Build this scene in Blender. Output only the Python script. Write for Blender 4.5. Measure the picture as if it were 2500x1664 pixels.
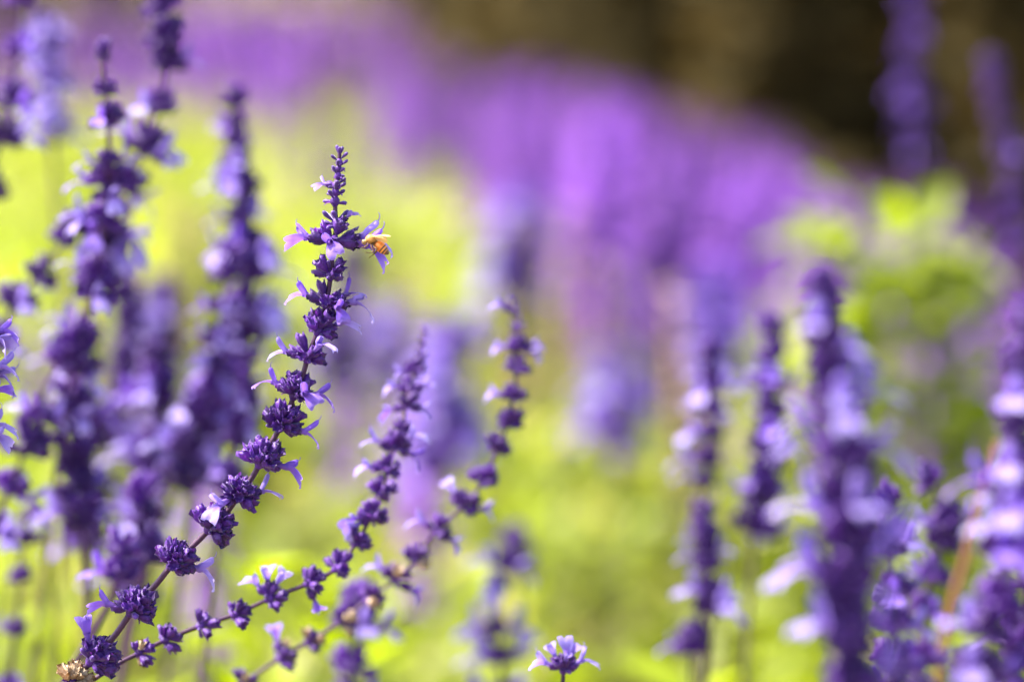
import bpy, math, random
from mathutils import Vector, Matrix

# ------------------------------------------------------------------ camera, sky, sun, exposure
for o in list(bpy.data.objects):
    bpy.data.objects.remove(o, do_unlink=True)
sc = bpy.context.scene
COL = sc.collection
R = math.radians
CAM_Z, PITCH, FOCUS = 0.85, 8.0, 1.0
cam_data = bpy.data.cameras.new('camera')
cam_data.lens = 100.0
cam_data.sensor_width = 36.0
cam_data.clip_start = 0.02
cam_data.clip_end = 500.0
cam_data.dof.use_dof = True
cam_data.dof.focus_distance = FOCUS
cam_data.dof.aperture_fstop = 3.3
cam = bpy.data.objects.new('camera', cam_data)
COL.objects.link(cam)
cam.location = (0, 0, CAM_Z)
cam.rotation_euler = (R(90 - PITCH), 0, 0)
sc.camera = cam

SUN_EL, SUN_AZ = 55.0, -82.0          # azimuth measured from +Y (away from the camera), negative = left
sd = Vector((math.sin(R(SUN_AZ)) * math.cos(R(SUN_EL)), math.cos(R(SUN_AZ)) * math.cos(R(SUN_EL)), math.sin(R(SUN_EL))))
world = bpy.data.worlds.new('World')
sc.world = world
world.use_nodes = True
wn = world.node_tree
wn.nodes.clear()
wo = wn.nodes.new('ShaderNodeOutputWorld')
bg = wn.nodes.new('ShaderNodeBackground')
sky = wn.nodes.new('ShaderNodeTexSky')
sky.sky_type = 'NISHITA'
sky.sun_disc = False
sky.sun_elevation = R(SUN_EL)
sky.sun_rotation = R(SUN_AZ)
sky.dust_density = 4.0
bg.inputs['Strength'].default_value = 0.15
wn.links.new(sky.outputs[0], bg.inputs[0])
wn.links.new(bg.outputs[0], wo.inputs[0])
sun_data = bpy.data.lights.new('sun', 'SUN')
sun_data.energy = 4.4
sun_data.angle = R(0.5)
sun_data.color = (1.0, 0.95, 0.86)
sun = bpy.data.objects.new('sun', sun_data)
COL.objects.link(sun)
sun.location = (-3, 3, 6)
sun.rotation_euler = (-sd).to_track_quat('-Z', 'Y').to_euler()

sc.view_settings.view_transform = 'Standard'
sc.view_settings.look = 'None'
sc.view_settings.gamma = 1.0
sc.view_settings.exposure = 2.08
sc.render.engine = 'CYCLES'
sc.cycles.use_denoising = True
sc.cycles.max_bounces = 8
sc.cycles.transparent_max_bounces = 12
sc.cycles.sample_clamp_indirect = 6.0

FWD = Vector((0, math.cos(R(PITCH)), -math.sin(R(PITCH))))
UP = Vector((0, math.sin(R(PITCH)), math.cos(R(PITCH))))
RIGHT = Vector((1, 0, 0))
CAMP = Vector((0, 0, CAM_Z))


def at(px, py, d):
    """point of the place seen at photo pixel (px, py) at depth d metres"""
    k = 0.36 * d / 2500.0
    return CAMP + FWD * d + RIGHT * ((px - 1250) * k) + UP * ((832 - py) * k)


# ------------------------------------------------------------------ materials
def mat(name):
    m = bpy.data.materials.new(name)
    m.use_nodes = True
    n = m.node_tree
    n.nodes.clear()
    return m, n.nodes, n.links


def ramp(nodes, stops, interp='LINEAR'):
    r = nodes.new('ShaderNodeValToRGB')
    r.color_ramp.interpolation = interp
    e = r.color_ramp.elements
    while len(e) < len(stops):
        e.new(0.5)
    for el, (p, c) in zip(e, stops):
        el.position = p
        el.color = (*c, 1)
    return r


def organic(name, stops, trans_col=None, trans=0.0, rough=0.5, spec=0.4, sheen=0.0, sheen_tint=(0.8, 0.7, 1.0),
            noise=400.0, attr=None, obj_var=0.3, bump=0.0):
    """plant tissue: noise / attribute driven pigment, part of the light passes through"""
    m, N, L = mat(name)
    out = N.new('ShaderNodeOutputMaterial')
    p = N.new('ShaderNodeBsdfPrincipled')
    p.inputs['Roughness'].default_value = rough
    p.inputs['Specular IOR Level'].default_value = spec
    if sheen:
        p.inputs['Sheen Weight'].default_value = sheen
        p.inputs['Sheen Roughness'].default_value = 0.35
        p.inputs['Sheen Tint'].default_value = (*sheen_tint, 1)
    tc = N.new('ShaderNodeTexCoord')
    nz = N.new('ShaderNodeTexNoise')
    nz.inputs['Scale'].default_value = noise
    nz.inputs['Detail'].default_value = 3
    L.new(tc.outputs['Object'], nz.inputs['Vector'])
    r = ramp(N, stops)
    if attr:
        a = N.new('ShaderNodeAttribute')
        a.attribute_name = attr
        mx = N.new('ShaderNodeMath')
        mx.operation = 'MULTIPLY_ADD'
        L.new(nz.outputs[0], mx.inputs[0])
        mx.inputs[1].default_value = 0.24
        ad = N.new('ShaderNodeMath')
        ad.operation = 'SUBTRACT'
        L.new(a.outputs['Fac'], ad.inputs[0])
        ad.inputs[1].default_value = 0.12
        L.new(ad.outputs[0], mx.inputs[2])
        L.new(mx.outputs[0], r.inputs[0])
    else:
        L.new(nz.outputs[0], r.inputs[0])
    oi = N.new('ShaderNodeObjectInfo')
    hv = N.new('ShaderNodeHueSaturation')
    mr = N.new('ShaderNodeMapRange')
    mr.inputs['To Min'].default_value = 1.0 - obj_var
    mr.inputs['To Max'].default_value = 1.0 + obj_var
    L.new(oi.outputs['Random'], mr.inputs['Value'])
    L.new(mr.outputs[0], hv.inputs['Value'])
    L.new(r.outputs[0], hv.inputs['Color'])
    L.new(hv.outputs[0], p.inputs['Base Color'])
    if bump:
        b = N.new('ShaderNodeBump')
        b.inputs['Strength'].default_value = bump
        b.inputs['Distance'].default_value = 0.0003
        L.new(nz.outputs[0], b.inputs['Height'])
        L.new(b.outputs[0], p.inputs['Normal'])
    if trans:
        t = N.new('ShaderNodeBsdfTranslucent')
        mc = N.new('ShaderNodeMix')
        mc.data_type = 'RGBA'
        mc.blend_type = 'MULTIPLY'
        mc.inputs[0].default_value = 1.0
        L.new(hv.outputs[0], mc.inputs[6])
        mc.inputs[7].default_value = (*trans_col, 1)
        L.new(mc.outputs[2], t.inputs['Color'])
        s = N.new('ShaderNodeMixShader')
        s.inputs[0].default_value = trans
        L.new(p.outputs[0], s.inputs[1])
        L.new(t.outputs[0], s.inputs[2])
        L.new(s.outputs[0], out.inputs[0])
    else:
        L.new(p.outputs[0], out.inputs[0])
    return m


M = {}
M['calyx'] = organic('calyx_violet', [(0.3, (0.055, 0.014, 0.140)), (0.7, (0.125, 0.035, 0.310))], (1.9, 0.75, 1.5), 0.38,
                     rough=0.5, spec=0.4, sheen=0.3, noise=900, bump=0.6)
M['bud'] = organic('bud_violet', [(0.3, (0.042, 0.014, 0.112)), (0.7, (0.084, 0.028, 0.22))], (1.6, 0.8, 1.5), 0.12,
                   rough=0.5, spec=0.35, sheen=0.5, noise=900, bump=0.5)
M['petal'] = organic('petal_violet', [(0.0, (0.24, 0.10, 0.38)), (0.3, (0.20, 0.10, 0.46)), (0.62, (0.17, 0.08, 0.50)),
                                      (1.0, (0.28, 0.18, 0.58))], (1.15, 1.1, 1.15), 0.45,
                     rough=0.5, spec=0.3, sheen=0.25, noise=700, attr='t', obj_var=0.18)
M['petal_pale'] = organic('petal_pale', [(0.0, (0.24, 0.13, 0.42)), (0.4, (0.23, 0.15, 0.52)), (1.0, (0.33, 0.27, 0.60))],
                          (1.1, 1.1, 1.1), 0.45, rough=0.5, spec=0.3, sheen=0.25, noise=700, attr='t', obj_var=0.15)
M['far_petal'] = organic('far_petal', [(0.3, (0.27, 0.09, 0.50)), (0.7, (0.40, 0.18, 0.66))], (1.2, 1.0, 1.15), 0.45,
                         rough=0.55, spec=0.2, noise=200, obj_var=0.3)
M['far_calyx'] = organic('far_calyx', [(0.3, (0.10, 0.028, 0.20)), (0.7, (0.18, 0.052, 0.34))], (1.6, 0.9, 1.4), 0.35,
                         rough=0.6, spec=0.2, sheen=0.3, noise=300)
M['stem'] = organic('stem_purple', [(0.3, (0.024, 0.008, 0.026)), (0.7, (0.050, 0.018, 0.048))], rough=0.5, spec=0.2,
                    sheen=0.05, noise=700, bump=0.3)
M['stem_green'] = organic('stem_green', [(0.3, (0.13, 0.12, 0.09)), (0.7, (0.24, 0.22, 0.17))], rough=0.6, spec=0.3,
                          noise=200)
M['stem_leafy'] = organic('stem_leafy', [(0.3, (0.10, 0.12, 0.03)), (0.7, (0.18, 0.20, 0.06))], rough=0.6, spec=0.3,
                          noise=200)
M['dry'] = organic('dry_husk', [(0.25, (0.20, 0.10, 0.05)), (0.5, (0.46, 0.34, 0.22)), (0.8, (0.62, 0.52, 0.40))],
                   (1, 0.9, 0.75), 0.3, rough=0.7, spec=0.2, noise=700, bump=0.6)
M['leaf'] = organic('leaf_green', [(0.3, (0.150, 0.200, 0.006)), (0.7, (0.235, 0.275, 0.011))], (1.62, 1.68, 0.40), 0.52,
                    rough=0.45, spec=0.3, noise=60, obj_var=0.25)
M['leaf_pale'] = organic('leaf_pale', [(0.3, (0.24, 0.25, 0.055)), (0.7, (0.35, 0.34, 0.12))], (1.6, 1.5, 0.8), 0.45,
                         rough=0.5, spec=0.4, noise=60, obj_var=0.25)
M['hedge_leaf'] = organic('hedge_leaf', [(0.3, (0.050, 0.040, 0.017)), (0.7, (0.080, 0.062, 0.025))], (1.2, 1.0, 0.6), 0.3, rough=0.8, spec=0.04,
                          noise=8, obj_var=0.3)
M['rust'] = organic('rust_stem', [(0.3, (0.16, 0.055, 0.035)), (0.7, (0.26, 0.11, 0.06))], rough=0.7, spec=0.2, noise=60)
M['bark'] = organic('bark', [(0.3, (0.035, 0.024, 0.015)), (0.7, (0.07, 0.05, 0.035))], rough=0.9, spec=0.1, noise=25,
                    bump=0.8)


def soil_material():
    m, N, L = mat('soil')
    out = N.new('ShaderNodeOutputMaterial')
    p = N.new('ShaderNodeBsdfPrincipled')
    p.inputs['Roughness'].default_value = 0.95
    p.inputs['Specular IOR Level'].default_value = 0.1
    tc = N.new('ShaderNodeTexCoord')
    a = N.new('ShaderNodeTexNoise'); a.inputs['Scale'].default_value = 3.0; a.inputs['Detail'].default_value = 6
    v = N.new('ShaderNodeTexVoronoi'); v.inputs['Scale'].default_value = 60.0
    L.new(tc.outputs['Object'], a.inputs['Vector'])
    L.new(tc.outputs['Object'], v.inputs['Vector'])
    mx = N.new('ShaderNodeMath'); mx.operation = 'MULTIPLY_ADD'
    L.new(v.outputs['Distance'], mx.inputs[0]); mx.inputs[1].default_value = 0.5
    L.new(a.outputs[0], mx.inputs[2])
    r = ramp(N, [(0.35, (0.045, 0.032, 0.022)), (0.6, (0.11, 0.08, 0.055)), (0.9, (0.22, 0.17, 0.12))])
    L.new(mx.outputs[0], r.inputs[0])
    L.new(r.outputs[0], p.inputs['Base Color'])
    b = N.new('ShaderNodeBump'); b.inputs['Distance'].default_value = 0.01
    L.new(mx.outputs[0], b.inputs['Height']); L.new(b.outputs[0], p.inputs['Normal'])
    L.new(p.outputs[0], out.inputs[0])
    return m


M['soil'] = soil_material()


def bee_material():
    m, N, L = mat('bee_abdomen')
    out = N.new('ShaderNodeOutputMaterial')
    p = N.new('ShaderNodeBsdfPrincipled')
    a = N.new('ShaderNodeAttribute'); a.attribute_name = 't'
    gold, amber, dark = (0.42, 0.20, 0.035), (0.62, 0.17, 0.006), (0.035, 0.012, 0.004)
    r = ramp(N, [(0.0, (0.10, 0.05, 0.015)), (0.10, (0.35, 0.20, 0.05)), (0.20, gold), (0.36, (0.55, 0.28, 0.06)),
                 (0.40, (0.10, 0.05, 0.02)), (0.44, amber), (0.54, amber), (0.56, (0.42, 0.13, 0.01)), (0.59, amber),
                 (0.655, amber), (0.67, dark), (0.705, dark), (0.72, (0.74, 0.26, 0.02)), (0.76, (0.74, 0.26, 0.02)), (0.78, dark),
                 (0.82, dark), (0.84, (0.60, 0.22, 0.03)), (0.86, (0.40, 0.15, 0.02)), (0.88, dark), (0.94, (0.16, 0.07, 0.02)), (0.96, dark),
                 (1.0, dark)])
    L.new(a.outputs['Fac'], r.inputs[0])
    L.new(r.outputs[0], p.inputs['Base Color'])
    p.inputs['Roughness'].default_value = 0.38
    p.inputs['Sheen Weight'].default_value = 0.15
    p.inputs['Sheen Tint'].default_value = (1, 0.9, 0.65, 1)
    p.inputs['Subsurface Weight'].default_value = 0.0
    L.new(p.outputs[0], out.inputs[0])
    return m


M['bee'] = bee_material()
M['bee_fur'] = organic('bee_fur', [(0.3, (0.26, 0.13, 0.03)), (0.7, (0.44, 0.25, 0.07))], (1, 0.9, 0.6), 0.4, rough=0.6,
                       noise=900, obj_var=0.0)
M['bee_leg'] = organic('bee_leg', [(0.3, (0.05, 0.025, 0.010)), (0.7, (0.11, 0.06, 0.02))], rough=0.55, spec=0.2, noise=900,
                       obj_var=0.0)


def wing_material():
    m, N, L = mat('bee_wing')
    out = N.new('ShaderNodeOutputMaterial')
    p = N.new('ShaderNodeBsdfPrincipled')
    p.inputs['Base Color'].default_value = (0.75, 0.52, 0.22, 1)
    p.inputs['Roughness'].default_value = 0.25
    t = N.new('ShaderNodeBsdfTransparent')
    t.inputs[0].default_value = (1.0, 0.93, 0.78, 1)
    s = N.new('ShaderNodeMixShader')
    s.inputs[0].default_value = 0.5
    L.new(p.outputs[0], s.inputs[2]); L.new(t.outputs[0], s.inputs[1]); L.new(s.outputs[0], out.inputs[0])
    return m


M['wing'] = wing_material()


# ------------------------------------------------------------------ mesh helpers
class MB:
    def __init__(s):
        s.v, s.f, s.m, s.t = [], [], [], []

    def add(s, verts, faces, mi=0, t=None):
        b = len(s.v)
        s.v += [tuple(x) for x in verts]
        s.t += (list(t) if t is not None else [0.5] * len(verts))
        s.f += [tuple(i + b for i in f) for f in faces]
        s.m += [mi] * len(faces)

    def add_mb(s, o, mtx, mi=None):
        b = len(s.v)
        s.v += [tuple(mtx @ Vector(x)) for x in o.v]
        s.t += o.t
        s.f += [tuple(i + b for i in f) for f in o.f]
        s.m += (o.m if mi is None else [mi] * len(o.f))

    def mesh(s, name, mats, smooth=True):
        me = bpy.data.meshes.new(name)
        me.from_pydata(s.v, [], s.f)
        for k in mats:
            me.materials.append(M[k])
        me.polygons.foreach_set('material_index', s.m)
        me.polygons.foreach_set('use_smooth', [smooth] * len(s.f))
        a = me.attributes.new('t', 'FLOAT', 'POINT')
        a.data.foreach_set('value', s.t)
        me.update()
        return me


def basis(z, yhint):
    z = Vector(z).normalized()
    y = Vector(yhint) - z * Vector(yhint).dot(z)
    if y.length < 1e-5:
        y = z.orthogonal()
    y.normalize()
    x = y.cross(z)
    return x, y, z


def frame(loc, z, yhint, s=1.0):
    x, y, z = basis(z, yhint)
    return Matrix(((x.x * s, y.x * s, z.x * s, loc[0]), (x.y * s, y.y * s, z.y * s, loc[1]),
                   (x.z * s, y.z * s, z.z * s, loc[2]), (0, 0, 0, 1)))


def tube(mb, pts, radii, n=8, mi=0, cap=True, t=None, sq=0.0):
    pts = [Vector(p) for p in pts]
    ref = Vector((0.13, -0.97, 0.2))
    verts, faces, tt = [], [], []
    for i, p in enumerate(pts):
        d = pts[min(i + 1, len(pts) - 1)] - pts[max(i - 1, 0)]
        x, y, z = basis(d, ref)
        ref = y
        for k in range(n):
            a = 2 * math.pi * k / n
            r = radii[i] * (1 + sq * math.cos(4 * a))
            verts.append(p + x * (math.cos(a) * r) + y * (math.sin(a) * r))
            tt.append(t[i] if t else 0.5)
    for i in range(len(pts) - 1):
        for k in range(n):
            a, b = i * n + k, i * n + (k + 1) % n
            faces.append((a, b, b + n, a + n))
    if cap:
        faces.append(tuple(range(n - 1, -1, -1)))
        faces.append(tuple(range((len(pts) - 1) * n, len(pts) * n)))
    mb.add(verts, faces, mi, tt)


def grid(mb, rows, mi=0, t=None):
    n = len(rows[0])
    v = [p for r in rows for p in r]
    f = []
    for i in range(len(rows) - 1):
        for k in range(n - 1):
            a = i * n + k
            f.append((a, a + 1, a + n + 1, a + n))
    mb.add(v, f, mi, t)


def smooth_path(pts, sub=6):
    """Hermite curve through pts with tangents that never overshoot; index sub*i is control point i"""
    P = [Vector(p) for p in pts]
    n = len(P)
    seg = [(P[i + 1] - P[i]).length for i in range(n - 1)]
    dirs = [((P[min(n - 1, i + 1)] - P[i]).normalized() + (P[i] - P[max(0, i - 1)]).normalized()) for i in range(n)]
    dirs = [d.normalized() if d.length > 1e-6 else Vector((0, 0, 1)) for d in dirs]
    out = []
    for i in range(n - 1):
        b, c, L = P[i], P[i + 1], seg[i]
        m0, m1 = dirs[i] * L, dirs[i + 1] * L
        for k in range(sub):
            u = k / sub
            u2, u3 = u * u, u * u * u
            out.append(b * (2 * u3 - 3 * u2 + 1) + m0 * (u3 - 2 * u2 + u) + c * (3 * u2 - 2 * u3) + m1 * (u3 - u2))
    out.append(P[-1].copy())
    return out


# scene-graph helpers -------------------------------------------------
WM = {}


def add(name, mesh, parent=None, world=Matrix.Identity(4)):
    o = bpy.data.objects.new(name, mesh)
    COL.objects.link(o)
    WM[o.name] = world.copy()
    if parent is not None:
        o.parent = parent
        o.matrix_local = WM[parent.name].inverted() @ world
    else:
        o.matrix_world = world
    return o


def thing(name, loc, label, cat, group=None):
    o = add(name, None, None, Matrix.Translation(loc))
    o.empty_display_size = 0.02
    o['label'] = label
    o['category'] = cat
    if group:
        o['group'] = group
    return o


# ------------------------------------------------------------------ botanical pieces (millimetres, scaled by 0.001)
mm = 0.001


def calyx_mb(seed, n=16, rings=6, L=7.2, r0=0.7, r1=1.95, open_=1.0):
    """ribbed bell of a sage flower: base at the origin, mouth towards +Z, three pointed lobes"""
    rd = random.Random(seed)
    mb = MB()
    prof = [(0.0, 0.55), (0.12, 0.8), (0.32, 1.0), (0.58, 1.12), (0.8, 1.08 + 0.1 * open_), (1.0, 1.0 + 0.32 * open_)]
    if rings < 6:
        prof = [prof[0], prof[2], prof[4], prof[5]]
    bend = rd.uniform(-0.6, 0.6)
    flat = rd.uniform(0.72, 0.95)
    verts, tt = [], []
    lobes = [math.pi / 2 + rd.uniform(-.2, .2), math.pi * 7 / 6 + rd.uniform(-.3, .3), math.pi * 11 / 6 + rd.uniform(-.3, .3)]
    for i, (u, w) in enumerate(prof):
        for k in range(n):
            a = 2 * math.pi * k / n
            rib = 1 + (0.21 if k % 2 == 0 else -0.17) * min(1, u * 3)
            r = (r0 + (r1 - r0) * min(1, u * 1.9)) * w * rib
            z = u * L
            if i == len(prof) - 1:
                d = min(abs((a - q + math.pi) % (2 * math.pi) - math.pi) for q in lobes)
                z += max(0, 1.35 - d * 2.4) - 0.6 * (d > 0.75)
                r *= 1 + 0.12 * rd.uniform(-1, 1)
                z += rd.uniform(-.25, .25)
            verts.append((math.cos(a) * r, math.sin(a) * r * flat + bend * u * u, z))
            tt.append(u)
    faces = [tuple(range(n - 1, -1, -1))]
    for i in range(len(prof) - 1):
        for k in range(n):
            a, b = i * n + k, i * n + (k + 1) % n
            faces.append((a, b, b + n, a + n))
    # inner wall, so the bell is a cup with a rim
    base = len(verts)
    top = (len(prof) - 1) * n
    for k in range(n):
        x, y, z = verts[top + k]
        verts.append((x * 0.62, y * 0.62, L * 0.55)); tt.append(0.2)
    for k in range(n):
        a, b = top + k, top + (k + 1) % n
        faces.append((a, b, base + (k + 1) % n, base + k))
    faces.append(tuple(base + k for k in range(n)))
    mb.add(verts, faces, 0, tt)
    mb.v = [(x * mm, y * mm, z * mm) for x, y, z in mb.v]
    return mb


def bud_mb(seed, n=12, L=4.6, r=1.25):
    rd = random.Random(seed)
    mb = MB()
    prof = [(0, .30), (.10, .36), (.28, .56), (.5, .82), (.72, 1.0), (.88, .82), (.97, .48), (1, .05)]
    verts = []
    bend = rd.uniform(-.5, .5)
    for u, w in prof:
        for k in range(n):
            a = 2 * math.pi * k / n
            rib = 1 + (.09 if k % 2 else -.09) * (u < .85)
            verts.append((math.cos(a) * r * w * rib, math.sin(a) * r * w * rib * .9 + bend * u * u, u * L))
    faces = [tuple(range(n - 1, -1, -1)), tuple(range((len(prof) - 1) * n, len(prof) * n))]
    for i in range(len(prof) - 1):
        for k in range(n):
            a, b = i * n + k, i * n + (k + 1) % n
            faces.append((a, b, b + n, a + n))
    mb.add([(x * mm, y * mm, z * mm) for x, y, z in verts], faces, 0, [p[0] for p in prof for _ in range(n)])
    return mb


def corolla_mb(seed, n=10, lip=8.0, drop=1.0, wide=3.1, hood=6.0, lift=1.0, style=True, fold=3.0):
    """two-lipped sage flower: tube along +Z, hood towards +Y, broad lobed lower lip towards -Y"""
    rd = random.Random(seed)
    mb = MB()
    # tube
    ring = [(-2.0, .75), (0, .95), (1.5, 1.15), (2.8, 1.45)]
    verts, tt, faces = [], [], []
    for z, r in ring:
        for k in range(n):
            a = 2 * math.pi * k / n
            verts.append((math.cos(a) * r * .85, math.sin(a) * r + z * .05, z)); tt.append(0.05 + (z + 2) * .05)
    for i in range(len(ring) - 1):
        for k in range(n):
            a, b = i * n + k, i * n + (k + 1) % n
            faces.append((a, b, b + n, a + n))
    mb.add(verts, faces, 0, tt)
    # hood: a narrow helmet, cross-section an inverted U
    cl = [(0.5, 1.9, 1.3), (1.5, 3.1, 1.4), (1.5 + 1.25 * lift, 4.6, 1.5), (1.5 + 2.4 * lift, 5.8, 1.5),
          (1.5 + 3.3 * lift, 6.5, 1.2), (1.5 + 3.7 * lift, 6.8, .5)]
    cl = [(y, 1.9 + (z - 1.9) * hood / 6.0, w) for y, z, w in cl]
    rows, tt = [], []
    tw = rd.uniform(-.5, .5)
    for i, (y, z, w) in enumerate(cl):
        j0, j1 = max(0, i - 1), min(len(cl) - 1, i + 1)
        ty, tz = cl[j1][0] - cl[j0][0], cl[j1][1] - cl[j0][1]
        l = math.hypot(ty, tz) or 1
        ny, nz = tz / l, -ty / l
        row = []
        for k in range(7):
            a = math.pi * (k / 6) * 1.25 - .39
            row.append((math.cos(a) * w + tw * (i / 5) ** 2, y + ny * (math.sin(a) - .35) * w * .8, z + nz * (math.sin(a) - .35) * w * .8))
            tt.append(.35 + .08 * i)
        rows.append(row)
    grid(mb, rows, 0, tt)
    # lower lip
    nl = 9
    lc = [(-.8, 2.0, 1.2), (-.95, 3.6, 1.5), (-1.1 - .2 * drop, 5.2, 2.1), (-1.5 - .6 * drop, 6.8, wide * .95),
          (-1.9 - 1.3 * drop, 8.2, wide * 1.05), (-2.4 - 2.1 * drop, 9.2, wide), (-2.8 - 2.8 * drop, 9.8, wide * .72)]
    lc = [(y, 2.0 + (z - 2.0) * lip / 8.0, w) for y, z, w in lc]
    rows, tt = [], []
    tl = rd.uniform(-.6, .6)
    for i, (y, z, w) in enumerate(lc):
        u = i / (len(lc) - 1)
        row = []
        for k in range(nl):
            s = (k / (nl - 1)) * 2 - 1
            notch = -.9 * max(0, 1 - abs(s) * 2.6) * (u > .8)
            cup = .9 * (1 - u) ** 2 * s * s * min(w, 1.8) - fold * u * s * s * (w / 3)
            wave = rd.uniform(-.22, .22) * u + .25 * math.sin(s * 7 + seed) * u
            row.append((s * w + tl * u * u, y + cup + wave - notch * .3 * drop, z + notch + (.5 * abs(s) * (u < .9) - .8 * s * s * (u > .9))))
            tt.append(min(1, .25 + .7 * u + .12 * abs(s) - .3 * (u < .5) * (1 - abs(s))))
        rows.append(row)
    grid(mb, rows, 0, tt)
    if style:
        y, z, w = cl[-1]
        p = [(tw, y - .3, z - .2), (tw * 1.2, y + .7, z + .5), (tw * 1.3 + .3, y + 1.7, z + .7), (tw * 1.3 + .5, y + 2.2, z + .4)]
        tube(mb, p, [.16, .13, .11, .08], 5, 0, True, [.6] * 4)
    mb.v = [(x * mm, y * mm, z * mm) for x, y, z in mb.v]
    return mb


CALYX = [calyx_mb(i, open_=random.Random(i).uniform(.4, 1.2), L=random.Random(i + 50).uniform(5.6, 6.8)).mesh('calyx', ['calyx'])
         for i in range(7)]
DRYCALYX = [calyx_mb(i + 30, open_=1.3, L=6.5).mesh('dry_calyx', ['dry']) for i in range(3)]
BUD = [bud_mb(i, L=5.4 + .5 * (i % 3), r=1.15).mesh('bud', ['bud']) for i in range(4)]
CORMB = [corolla_mb(0, drop=.6, lift=.8, lip=6.2, hood=5.0, wide=2.9), corolla_mb(1, drop=.25, lift=1.0, lip=6.6, wide=2.7, hood=5.0, fold=2.4), corolla_mb(2, drop=.9, lift=.7, wide=3.3, lip=6.0, hood=4.6, fold=1.4),
         corolla_mb(3, drop=.7, lift=.5, wide=2.6, lip=6.6, hood=5.0, fold=3.0), corolla_mb(4, drop=.4, lift=1.0, wide=3.2, lip=6.0, hood=4.6, fold=1.2)]
COROLLA = [c.mesh('corolla', ['petal']) for c in CORMB]
COROLLA_PALE = [c.mesh('corolla_pale', ['petal_pale']) for c in CORMB]
# a spent flower: crumpled tube hanging with its lip folded, bleached at the end
WILT = corolla_mb(9, drop=1.3, lift=.1, wide=1.5, lip=6.5, hood=4.0, style=False).mesh('spent_corolla', ['petal_pale'])

# low-detail clusters for stalks that stand well out of focus
CAL_LO = [calyx_mb(i + 70, n=8, rings=4, open_=.8) for i in range(3)]
BUD_LO = [bud_mb(i + 70, n=6) for i in range(2)]


def fan_dirs(rd, n, lo=28, hi=80):
    """directions (local, stem axis = +Z) of a whorl made of two opposite fans"""
    out = []
    for k in range(n):
        a = 2 * math.pi * (k + rd.uniform(-.3, .3)) / n
        tier = k % 3
        e = R((rd.uniform(62, hi + 6), rd.uniform(42, 60), rd.uniform(lo - 6, lo + 14))[tier])
        out.append((Vector((math.cos(a) * math.sin(e), math.sin(a) * math.sin(e), math.cos(e))), tier))
    return out


def whorl_cluster(seed, n=12, mats=('calyx',)):
    rd = random.Random(seed)
    mb = MB()
    tube(mb, [(0, 0, -.0018), (0, 0, -.0005), (0, 0, .0012), (0, 0, .003)], [.0010, .0022, .0023, .0010], 8)
    for d, tier in fan_dirs(rd, n):
        p = Vector((d.x, d.y, 0)).normalized() * .0008 + Vector((0, 0, .0012 * tier))
        mb.add_mb(CAL_LO[rd.randrange(3)], frame(p, d, (0, 0, 1), rd.uniform(.8, 1.1)))
    return mb.mesh('whorl', list(mats))


CLUSTER = [whorl_cluster(i, 8 + i % 3) for i in range(6)]
CLUSTER_DRY = [whorl_cluster(i + 20, 9, ('dry',)) for i in range(2)]


def node_mesh():
    mb = MB()
    tube(mb, [(0, 0, -.0022), (0, 0, -.0008), (0, 0, .0008), (0, 0, .0026)], [.0009, .0019, .0021, .0009], 10)
    for a in (0.4, math.pi + .4):                    # the pair of small bracts under every whorl
        c, s = math.cos(a), math.sin(a)
        rows = []
        for i, w in enumerate((.0006, .0011, .0009, .0001)):
            rr, z = .0015 + .0011 * i, -.0008 + .0006 * i - .0003 * i * i
            rows.append([(c * rr - s * w * q, s * rr + c * w * q, z + .0004 * abs(q)) for q in (-1, 0, 1)])
        grid(mb, rows)
    return mb.mesh('whorl_node', ['calyx'])


NODE = node_mesh()


# ------------------------------------------------------------------ stalks
def ground_foot(pts):
    """carry a stalk on from its last visible point down to the soil"""
    a, b = pts[-2], pts[-1]
    d = (b - a).normalized()
    h = b.z
    k = h / max(.35, -d.z)
    m1 = b + Vector((d.x * k * .16, d.y * k * .16, -h * .28))
    m2 = b + Vector((d.x * k * .24, d.y * k * .24, -h * .65))
    m3 = Vector((m2.x + d.x * k * .03, m2.y, -.004))
    return [m1, m2, m3]


def stem_object(root, pts, r_top, r_bot, nvis, matname='stem', n=8):
    path = smooth_path(pts)
    N = len(path)
    rad = [r_top + (r_bot - r_top) * min(1, i / (6.0 * nvis)) ** .7 for i in range(N)]
    mb = MB()
    tube(mb, path, rad, n, 0, True, None, .06)
    add('stem', mb.mesh('stem', [matname]), root, Matrix.Translation(Vector((0, 0, 0))))
    return path


def tangent(path, i):
    a, b = path[max(0, i - 2)], path[min(len(path) - 1, i + 2)]
    return (a - b).normalized()       # towards the tip


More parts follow.
